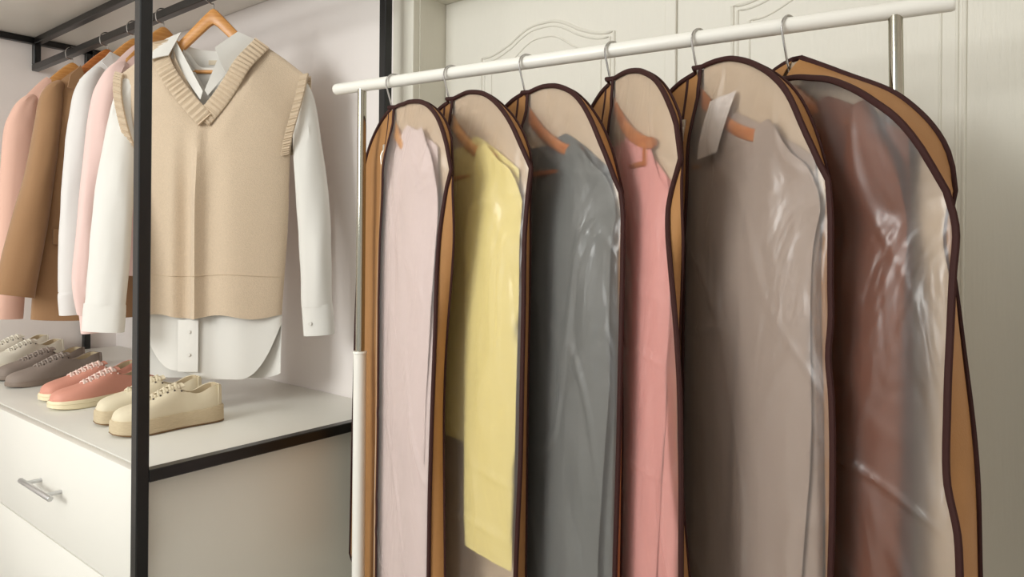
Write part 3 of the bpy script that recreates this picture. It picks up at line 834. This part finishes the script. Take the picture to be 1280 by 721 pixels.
# ------------------------------------------------------------------ garment rack
HR = 0.342
def rail_at(px):
    py = 171.2 - 0.1416*px
    v = HR*FPX/(YH + ROLL*(px-640) - py); return v, w2(slope(px)*v, v)
vL, pL = rail_at(418); vR, pR = rail_at(1192)
RZ2 = ZC + HR
pL = Vector((*pL, RZ2)); pR = Vector((*pR, RZ2))
rd = (pR-pL).normalized(); rperp = Vector((-rd.y, rd.x, 0))
rk = thing('garment_rack', 'white and chrome rolling clothes rack carrying six garment covers', 'clothes rack', (((pL+pR)/2).x, ((pL+pR)/2).y, 0))
ko = Vector(rk.location)
def path(*p): return [Vector(q)-ko for q in p]
bm = tube(path(pL, pL+rd*0.002, pL+rd*0.004, pR-rd*0.004, pR-rd*0.002, pR), [0.0105, 0.0118, 0.0125, 0.0125, 0.0118, 0.0105], 24)
hb = obj('hanging_bar', bm, M['enamel'], rk)
_, a = rail_at(451); _, b = rail_at(1117)
legs = []
for (px, py), off in ((a, rperp*-0.012 + rd*0.012), (b, rd*0.03 - rperp*0.03)):
    t = Vector((px, py, RZ2-0.008)); f = Vector((px, py, 0.06)) + off
    def at(z, t=t, f=f): return f + (t-f)*((z-f.z)/(t.z-f.z))
    obj('upper_tube', tube(path(at(RZ2-0.0085), at(1.0)), 0.0098, 20), M['chrome'], rk)
    obj('lower_tube', tube(path(at(1.062), at(1.058), at(1.057), at(0.062)), [0.0150, 0.0158, 0.0140, 0.0140], 20), M['enamel'], rk)
    ft = obj('foot_bar', tube(path(at(0.062)-rperp*0.17, at(0.062)-rperp*0.165, at(0.062)+rperp*0.135, at(0.062)+rperp*0.14), [0.009, 0.0125, 0.0125, 0.009], 16), M['enamel'], rk)
    for q in (-0.155, 0.125):
        w = at(0.062)+rperp*q
        bm = bmesh.new(); add_tube(bm, [w-rd*0.008+Vector((0, 0, -0.037))-ko, w+rd*0.008+Vector((0, 0, -0.037))-ko], 0.0246, 20); add_tube(bm, [w-ko, w+Vector((0, 0, -0.037))-ko], 0.006, 8)
        obj('castor', bm, M['black'], ft)
    legs.append(f)
f1 = legs[0].copy(); f2 = legs[1].copy(); f1.z = f2.z = 0.10
obj('cross_bar', tube(path(f1, f2), 0.010, 16), M['enamel'], rk)

# ------------------------------------------------------------------ garment covers
# half outlines of the covers as hung: (distance from the hook, height from the bar), shoulder point marked by its index
LEFT = [(0.0, -0.056), (0.06, -0.067), (0.12, -0.096), (0.165, -0.135), (0.195, -0.185), (0.212, -0.235), (0.232, -0.36), (0.252, -0.55), (0.28, -1.11)]
LEFT_N = 5
SHAPES = [
    ([(0, -0.058), (0.03, -0.0575), (0.058, -0.0593), (0.0952, -0.0608), (0.169, -0.0749), (0.2288, -0.1012), (0.2697, -0.1334), (0.2946, -0.1761), (0.3016, -0.2146), (0.281, -0.2522), (0.2661, -0.3374), (0.2588, -0.5099), (0.2439, -0.773), (0.2402, -0.9502)], 8),
    ([(0, -0.055), (0.0431, -0.0519), (0.0757, -0.0525), (0.1372, -0.0681), (0.1996, -0.103), (0.247, -0.1446), (0.277, -0.1889), (0.2891, -0.2168), (0.2815, -0.27), (0.2840, -0.4695), (0.2810, -0.6836), (0.270, -0.9035)], 7),
    ([(0, -0.060), (0.0375, -0.0567), (0.0638, -0.0575), (0.1065, -0.0664), (0.1605, -0.0925), (0.2106, -0.1403), (0.2455, -0.1961), (0.2748, -0.2612), (0.2850, -0.30), (0.2890, -0.3969), (0.2870, -0.5807), (0.2800, -0.8545)], 7),
    ([(0, -0.053), (0.0405, -0.0526), (0.0752, -0.0553), (0.13, -0.0693), (0.1884, -0.0997), (0.2336, -0.1453), (0.2561, -0.1889), (0.2585, -0.2208), (0.2362, -0.2608), (0.2285, -0.295), (0.2487, -0.3811), (0.2700, -0.4689), (0.2850, -0.5744), (0.2920, -0.7904)], 7),
    ([(0, -0.052), (0.0203, -0.0496), (0.0509, -0.0498), (0.0838, -0.0549), (0.1342, -0.0752), (0.1837, -0.1069), (0.2188, -0.1438), (0.2502, -0.2024), (0.2746, -0.2572), (0.2840, -0.3142), (0.2880, -0.3955), (0.2900, -0.4359), (0.2865, -0.4836), (0.2920, -0.5357), (0.2950, -0.6604), (0.294, -0.7603)], 8),
    ([(0, -0.087), (0.0403, -0.0923), (0.0727, -0.1005), (0.1179, -0.1136), (0.1662, -0.1365), (0.2041, -0.1614), (0.2393, -0.1922), (0.2645, -0.2342), (0.2792, -0.278), (0.2890, -0.3342), (0.2920, -0.4263), (0.2924, -0.5288), (0.2940, -0.6108), (0.3080, -0.6658), (0.312, -0.7137)], 8)]
BACK6 = ([(0, -0.049), (0.01, -0.053), (0.0448, -0.0710), (0.0908, -0.0960), (0.1596, -0.1330), (0.1969, -0.1633), (0.2316, -0.2015), (0.2534, -0.237), (0.266, -0.2753), (0.2639, -0.3044), (0.2600, -0.3434), (0.267, -0.4307), (0.2853, -0.6061), (0.2892, -0.7324)], 8)

class Cover:
    """shape of one cover: the front and the back sheet as functions of a in [-1, 1] and r in [0, 1]"""
    def __init__(s, right, seed, back=None, gprof=None, bulge=0.027, bback=0.008, slim=0.0, wav=0.004, zb=-1.11, top_gap=0.0):
        s.seed, s.wav, s.zb, s.bulge, s.bback = seed, wav, zb, bulge, bback
        s.fr = right
        pts, n = right
        s.bk = back or ([(x, z) for x, z in pts[:n]] + [(pts[n][0]-0.004, pts[n][1]), (pts[n][0]-0.010-slim*0.6, pts[n][1]-0.10), (min(p[0] for p in pts[n:])+0.004-slim, -0.6), (pts[-1][0]+0.012-slim*1.9, -0.95)], n)
        s.gp = gprof or [(-1.2, 0.026), (-0.6, 0.024), (-0.35, 0.018), (-0.25, 0.004), (-0.15, 0.003), (-0.04, 0.003)]
        s.drop = pts[0][1] - s.bk[0][0][1]
    def side(s, a, side):
        if a < 0: return (LEFT, LEFT_N)
        return s.fr if side < 0 else s.bk
    def topz(s, x, a, side):
        pts, n = s.side(a, side)
        z = stable(pts[:n+1], abs(x))
        if a < 0 and side < 0: z += s.drop*math.exp(-(x/0.09)**2)
        if a < 0 and s.drop < -0.01 and side > 0: z += 0.006*math.exp(-(x/0.06)**2)
        return z
    def hw(s, a, side):
        pts, n = s.side(a, side); return pts[n][0]
    def ratio(s, z, a, side):
        pts, n = s.side(a, side); zs = pts[n][1]
        if z >= zs: return 1.0
        tb = [(p[1], p[0]/pts[n][0]) for p in pts[n:]][::-1]
        r = stable(tb, z)
        return r + 0.006*nz(s.seed*1.7+side*0.6+(3.1 if a > 0 else 0), z*6)*sm(zs, zs-0.15, z)
    def depth(s, a, z, side):
        e = max(0.0, 1-abs(a)**2.4)**0.6
        bul = ((s.bulge if a > 0 else 0.012) if side < 0 else s.bback)*e*sm(-0.05, -0.20, z)
        if side < 0 and a < 0: bul += 0.015*e*math.exp(-(a/0.12)**2)*sm(-0.05, -0.20, z)
        if z > -0.09: bul += 0.0115*math.exp(-(a/0.02)**2)
        return stable(s.gp, z)*0.5*lerp(0.4, 1.0, sm(-0.2, 0.6, a)) + bul
    def P(s, a, r, side):
        x0 = a*s.hw(a, side); zt = s.topz(x0, a, side); z = lerp(zt, s.zb, r)
        x = x0*s.ratio(z, a, side)
        return Vector((x, side*(s.depth(a, z, side) + s.crease(a, x, z, side)*sm(0, 0.06, zt-z)), z))
    def crease(s, a, x, z, side):
        f = s.wav*(nz(x*14+s.seed*5, z*2.6, s.seed+side) + 0.6*nz(x*30+s.seed, z*7+x*9, s.seed*2))
        if side < 0 and a > 0:            # the film crinkles: ridges that run down and across
            k = nz(x*7+z*2.2+s.seed*3, z*3.1-x*2.0, s.seed*4)
            f += 0.0050*(math.exp(-(k/0.05)**2))*(0.3+0.7*sm(-0.2, 0.3, nz(x*5, z*3, s.seed*7)))
            k = nz(x*4-z*1.0+s.seed*9, z*6.5, s.seed*2+5)
            f += 0.0038*(math.exp(-(k/0.045)**2))*sm(0.0, 0.3, nz(x*6+9, z*4, s.seed*3))
        return f*max(0.0, 1-a*a)**0.4*(1-0.7*math.exp(-(x/0.03)**2))
    def clamp(s, p, gap=0.0055):
        """keep a point of the garment inside the cover"""
        a = 1 if p.x > 0 else -1
        z = p.z
        w = min(s.hw(a, -1)*s.ratio(z, a, -1), s.hw(a, 1)*s.ratio(z, a, 1)+0.018)
        x = max(-0.95*w, min(0.95*w, p.x)); q = x/w
        zt = min(s.topz(q*s.hw(a, -1), a, -1), s.topz(q*s.hw(a, -1), a, 1)) - 0.008
        z = min(z, zt)
        lo = -(s.depth(q, z, -1) + min(0.0, s.crease(q, x, z, -1)) - gap - 0.004*math.exp(-(x/0.03)**2)); hi = s.depth(q, z, 1) + min(0.0, s.crease(q, x, z, 1)) - 0.004
        y = max(lo, min(hi, p.y)) if lo < hi else (lo+hi)*0.5
        return Vector((x, y, z))

def cover(label, px, ang, S):
    v, (X, Y) = rail_at(px)
    ax = w2(math.cos(ang), -math.sin(ang))
    rz = math.atan2(ax[1], ax[0])
    g = thing('garment_cover', label, 'garment cover', (X, Y, RZ2), rz, 'garment covers on the white rack')
    nr = 64
    R_ = [j/nr for j in range(nr+1)]
    R_FINE = [j/180 for j in range(181)]
    P = S.P
    def panel(a0, a1, n, side):
        return grid([[P(lerp(a0, a1, i/n), r, side) for i in range(n+1)] for r in R_])
    zl, zr = -0.19, 0.025
    bm = panel(-1, zl, 24, -1); thicken(bm, 0.001); obj('front_panel', bm, M['brown'], g)
    bm = grid([[P(lerp(zr, 1, i/72), r, -1) for i in range(73)] for r in R_FINE]); obj('clear_window', bm, M['film'], g)
    bm = panel(-1, 1, 48, 1); thicken(bm, 0.001); obj('back_panel', bm, M['tanback'], g)
    hole = 0.02
    ups = [lerp(-1, 1, i/60) for i in range(1, 60)]
    edgeL = [(-1, r) for r in R_[::-1]] + [(a, 0.0) for a in ups if a < -hole]
    edgeR = [(a, 0.0) for a in ups if a > hole] + [(1, r) for r in R_]
    bm = bmesh.new()
    for edge in (edgeL, edgeR):           # the hook comes out through the gap between the two
        rows = []
        for a, r in edge:
            p = P(a, r, -1); q = P(a, r, 1)
            out = Vector((a*0.003 if r > 0 else 0.0, 0, 0.003 if r == 0 else 0))
            rows.append([p, p.lerp(q, 0.25)+out*0.7, p.lerp(q, 0.5)+out, p.lerp(q, 0.75)+out*0.7, q])
        add_grid(bm, rows)
    thicken(bm, 0.001); obj('gusset', bm, M['brown'], g)
    edge = edgeL + [(a, 0.0) for a in ups if abs(a) <= hole] + edgeR
    for nm, side in (('front_binding', -1), ('back_binding', 1)):
        loop = [P(a, r, side)+Vector((0, side*0.001, 0.001 if r == 0 else 0)) for a, r in edge] + [P(lerp(1, -1, i/20), 1.0, side) for i in range(1, 20)]
        bm = bmesh.new(); add_tube(bm, loop, 0.0046 if (side < 0 or S.drop < -0.01) else 0.0030, 8, closed=True, flat=0.75); obj(nm, bm, M['trim'], g)
    rows = [[P(lerp(zl, zr, i/4), r, -1)+Vector((0, -0.0006, 0)) for i in range(5)] for r in R_]
    bm = grid(rows); thicken(bm, 0.001); zp = obj('zipper', bm, M['brown'], g)
    zm = (zl+zr)*0.5
    bm = tube([P(zl*0.75, r, -1)+Vector((0, -0.001, 0)) for r in R_], 0.0032, 8, flat=0.6); obj('zipper_binding', bm, M['trim'], zp)
    bm = tube([P(zr, r, -1)+Vector((0, -0.001, 0)) for r in R_], 0.0038, 8, flat=0.6); obj('zipper_binding', bm, M['trim'], zp)
    zs_ = 0.075
    obj('zipper_teeth', tube([P(zm, lerp(zs_, 1, k/40), -1)+Vector((0.0015, -0.0018, 0)) for k in range(41)], 0.0019, 6), M['tape'], zp)
    q = P(zm, zs_, -1)
    bm = bmesh.new()
    add_box(bm, q+Vector((-0.004, -0.006, -0.012)), q+Vector((0.004, -0.001, 0.004)), 0.0015)
    add_tube(bm, smooth_path([q+Vector((0, -0.005, -0.008)), q+Vector((-0.004, -0.009, -0.02)), q+Vector((-0.003, -0.008, -0.04)), q+Vector((0.0, -0.008, -0.044)), q+Vector((0.003, -0.008, -0.04)), q+Vector((0.004, -0.008, -0.02)), q+Vector((0, -0.005, -0.008))], 3), 0.0012, 6)
    obj('zipper_pull', bm, M['zip'], zp)
    return dict(loc=(X, Y, RZ2), rz=rz, S=S)

def bag_hook_angle(rz): return math.atan2(rperp.y, rperp.x) - rz - 0.45
wide_g = [(-1.2, 0.066), (-0.7, 0.058), (-0.5, 0.050), (-0.38, 0.036), (-0.315, 0.016), (-0.26, 0.034), (-0.19, 0.052), (-0.1, 0.050), (-0.04, 0.046)]
BAGS = [(492, 61.0), (564, 57.5), (658, 58.3), (765, 76.0), (873, 68.0), (985, 70.0)]   # where each hook sits on the bar, how far each cover is turned
what = ['a pale mauve dress', 'a yellow jumper', 'a dark grey tunic', 'a coral pink cardigan', 'a taupe coat', 'a russet leather coat']
roots = []
for k, (px, deg) in enumerate(BAGS):
    S = Cover(SHAPES[k], (1.3, 2.9, 4.1, 5.7, 6.6, 8.2)[k], back=BACK6 if k == 5 else None, gprof=wide_g if k == 5 else None, bulge=(0.027, 0.027, 0.026, 0.012, 0.027, 0.030)[k], bback=(0.008, 0.006, 0.005, 0.006, 0.008, 0.008)[k], slim=(0.0, 0.012, 0.016, 0.004, 0.022, 0)[k])
    roots.append(cover('tan garment cover with brown binding, its frosted window showing ' + what[k], px, math.radians(deg), S))

def fit(o, S, gap=0.007):
    for v in o.data.vertices: v.co = S.clamp(v.co, gap)
    return o
def in_bag(name, label, cat, root, mname, hang_label, seed, zhem, wood='wood', sh=0.205, W=0.225, nk=0.08, fold=0.005, hemc=0.0, D=0.020, zn=-0.135, zs=-0.195, sl_z=None, vd=0.06, sleeve=0.045, sl_x=0.03, htop=-0.082):
    S = root['S']
    h = hanger(hang_label, None, root, half=0.178, drop=0.09, top=htop, wood=wood, hook_ang=bag_hook_angle(root['rz']), bar_z=-0.215, arm=0.03, fwd=0.004)
    for ch in h.children:
        if not ch.name.startswith('hook'): fit(ch, S, 0.004)
    g = thing(name, label, cat, root['loc'], root['rz'])
    bm = body_mesh(dict(nk=nk, zn=zn, sh=sh, zs=zs, hem=hemflat(zhem, hemc), W=[(-1.2, W), (-0.5, W-0.002), (-0.2, sh+0.002)], D=D, vd=vd, fold=fold, seed=seed, ncol=56, nrow=54, fs=2.4))
    thicken(bm, 0.0014); fit(obj('body', bm, M[mname], g), S)
    if sleeve:
        for s in (-1, 1):
            ze = sl_z or zhem*0.9
            rs = [(s*(sh-sleeve*1.25), -0.012, lerp(zn, zs, 0.35), 0.012, 0.010), (s*(sh-sleeve*0.95), -0.020, zs-0.005, sleeve*0.55, 0.018), (s*(sh-sleeve*0.72), -0.026, zs-0.05, sleeve*0.85, 0.020), (s*(sh-sleeve*0.66), -0.026, zs-0.14, sleeve, 0.020), (s*(sh-sl_x*0.5-sleeve*0.6), -0.026, lerp(zs, ze, 0.45), sleeve, 0.020), (s*(sh-sl_x-sleeve*0.6), -0.026, lerp(zs, ze, 0.8), sleeve*0.96, 0.018), (s*(sh-sl_x-sleeve*0.6), -0.024, ze, sleeve*0.9, 0.016)]
            fit(obj('sleeve', sleeve_mesh(rs, seed+s, 0.004), M[mname], g), S, 0.0062)
    return g
in_bag('dress', 'long pale mauve dress hanging inside the frosted cover beside the rack end post', 'dress', roots[0], 'lilac', 'wooden hanger whose hook holds the cover with the mauve dress', 1.1, -1.08, zn=-0.105, zs=-0.165, sh=0.235, W=0.25, fold=0.008, D=0.032, sl_z=-0.75, sleeve=0.062)
in_bag('jumper', 'yellow wool jumper hanging inside the second cover from the rack end post', 'jumper', roots[1], 'yellow', 'wooden hanger inside the cover with the yellow jumper', 2.4, -0.72, W=0.235, sh=0.25, nk=0.10, sl_z=-0.90, fold=0.004, zn=-0.140, zs=-0.215, D=0.016, sleeve=0.088, sl_x=0.0)
in_bag('tunic', 'dark slate grey tunic hanging in the cover between yellow and coral ones', 'tunic', roots[2], 'grey', 'reddish wooden hanger inside the cover with the grey tunic', 3.6, -1.07, wood='wood2', W=0.26, sh=0.25, fold=0.009, zn=-0.150, zs=-0.225, D=0.024, sl_z=-0.95, vd=0.16, sleeve=0.075, nk=0.125)
in_bag('cardigan', 'coral pink cardigan hanging inside the cover beside the taupe coat', 'cardigan', roots[3], 'coral', 'wooden hanger inside the cover with the coral cardigan', 4.8, -1.05, wood='wood2', W=0.255, sh=0.225, zn=-0.155, zs=-0.25, sl_z=-0.9, fold=0.006, sleeve=0.065, D=0.024)
g = in_bag('coat', 'plain taupe coat hanging inside the cover beside the russet leather one', 'coat', roots[4], 'taupe', 'wooden hanger inside the cover with the taupe coat', 5.9, -1.08, wood='wood2', W=0.268, sh=0.25, zn=-0.135, zs=-0.225, fold=0.010, D=0.028, sl_z=-1.0, sleeve=0.07)
for s in (1, -1):
    bm = grid([[(s*lerp(a, b, i/6), lerp(-0.030, -0.034, j/10), z + 0.006*(i/6)) for i in range(7)] for j, (a, b, z) in enumerate([(lerp(0.036, 0.024, t/10), lerp(0.097, 0.076, t/10), lerp(-0.112, -0.205, t/10)) for t in range(11)])])
    thicken(bm, 0.003); fit(obj('collar_flap', bm, M['strap'], g), roots[4]['S'], 0.003)['label'] = 'pale collar flap'
g = in_bag('leather_coat', 'russet brown leather coat hanging inside the cover beside the chrome post', 'leather coat', roots[5], 'leather', 'wooden hanger inside the cover with the leather coat', 6.7, -1.04, wood='wood2', W=0.222, sh=0.215, zn=-0.125, zs=-0.20, fold=0.002, sl_z=-0.86, D=0.052, sleeve=0.05, sl_x=0.0)
for zz in (-0.74, -0.80, -0.88):
    fit(obj('button', tube([(0.10, -0.060, zz), (0.10, -0.052, zz)], 0.008, 14), M['leatherbtn'], g), roots[5]['S'], 0.002)

# ------------------------------------------------------------------ light
def area(name, locn, target, size, power, color=(1, 1, 1), sy=None):
    l = bpy.data.lights.new(name, 'AREA'); l.energy = power; l.color = color
    l.size = size
    if sy: l.shape = 'RECTANGLE'; l.size_y = sy
    o = bpy.data.objects.new(name, l); COL.objects.link(o)
    o.location = locn
    d = Vector(target) - Vector(locn)
    o.rotation_euler = d.to_track_quat('-Z', 'Y').to_euler()
    return o
area('softbox_light', (-1.7, -2.3, 2.3), (-1.2, 1.2, 1.1), 1.5, 94, (0.985, 1.0, 0.985))
area('ceiling_light', (-0.9, -0.4, 2.58), (-0.9, -0.4, 0.0), 1.6, 10, (0.985, 1.0, 0.985))
w = bpy.data.worlds.new('room_world'); sc.world = w; w.use_nodes = True
w.node_tree.nodes['Background'].inputs['Color'].default_value = (0.985, 1.0, 0.985, 1)
w.node_tree.nodes['Background'].inputs['Strength'].default_value = 0.78

# ------------------------------------------------------------------ camera
cam = bpy.data.cameras.new('camera'); co = bpy.data.objects.new('camera', cam); COL.objects.link(co)
cam.sensor_fit = 'HORIZONTAL'; cam.sensor_width = 36.0; cam.lens = FPX/1280*36
cam.shift_y = -(360.5-YH)/1280
cam.clip_start = 0.02
co.location = (0, 0, ZC); co.rotation_euler = (PI/2, -ROLL, YAW)
sc.camera = co
sc.cycles.transparent_max_bounces = 16
sc.cycles.max_bounces = 10
vs = sc.view_settings
vs.view_transform = 'Standard'; vs.look = 'None'; vs.gamma = 1.0; vs.exposure = -0.1; vs.use_curve_mapping = False
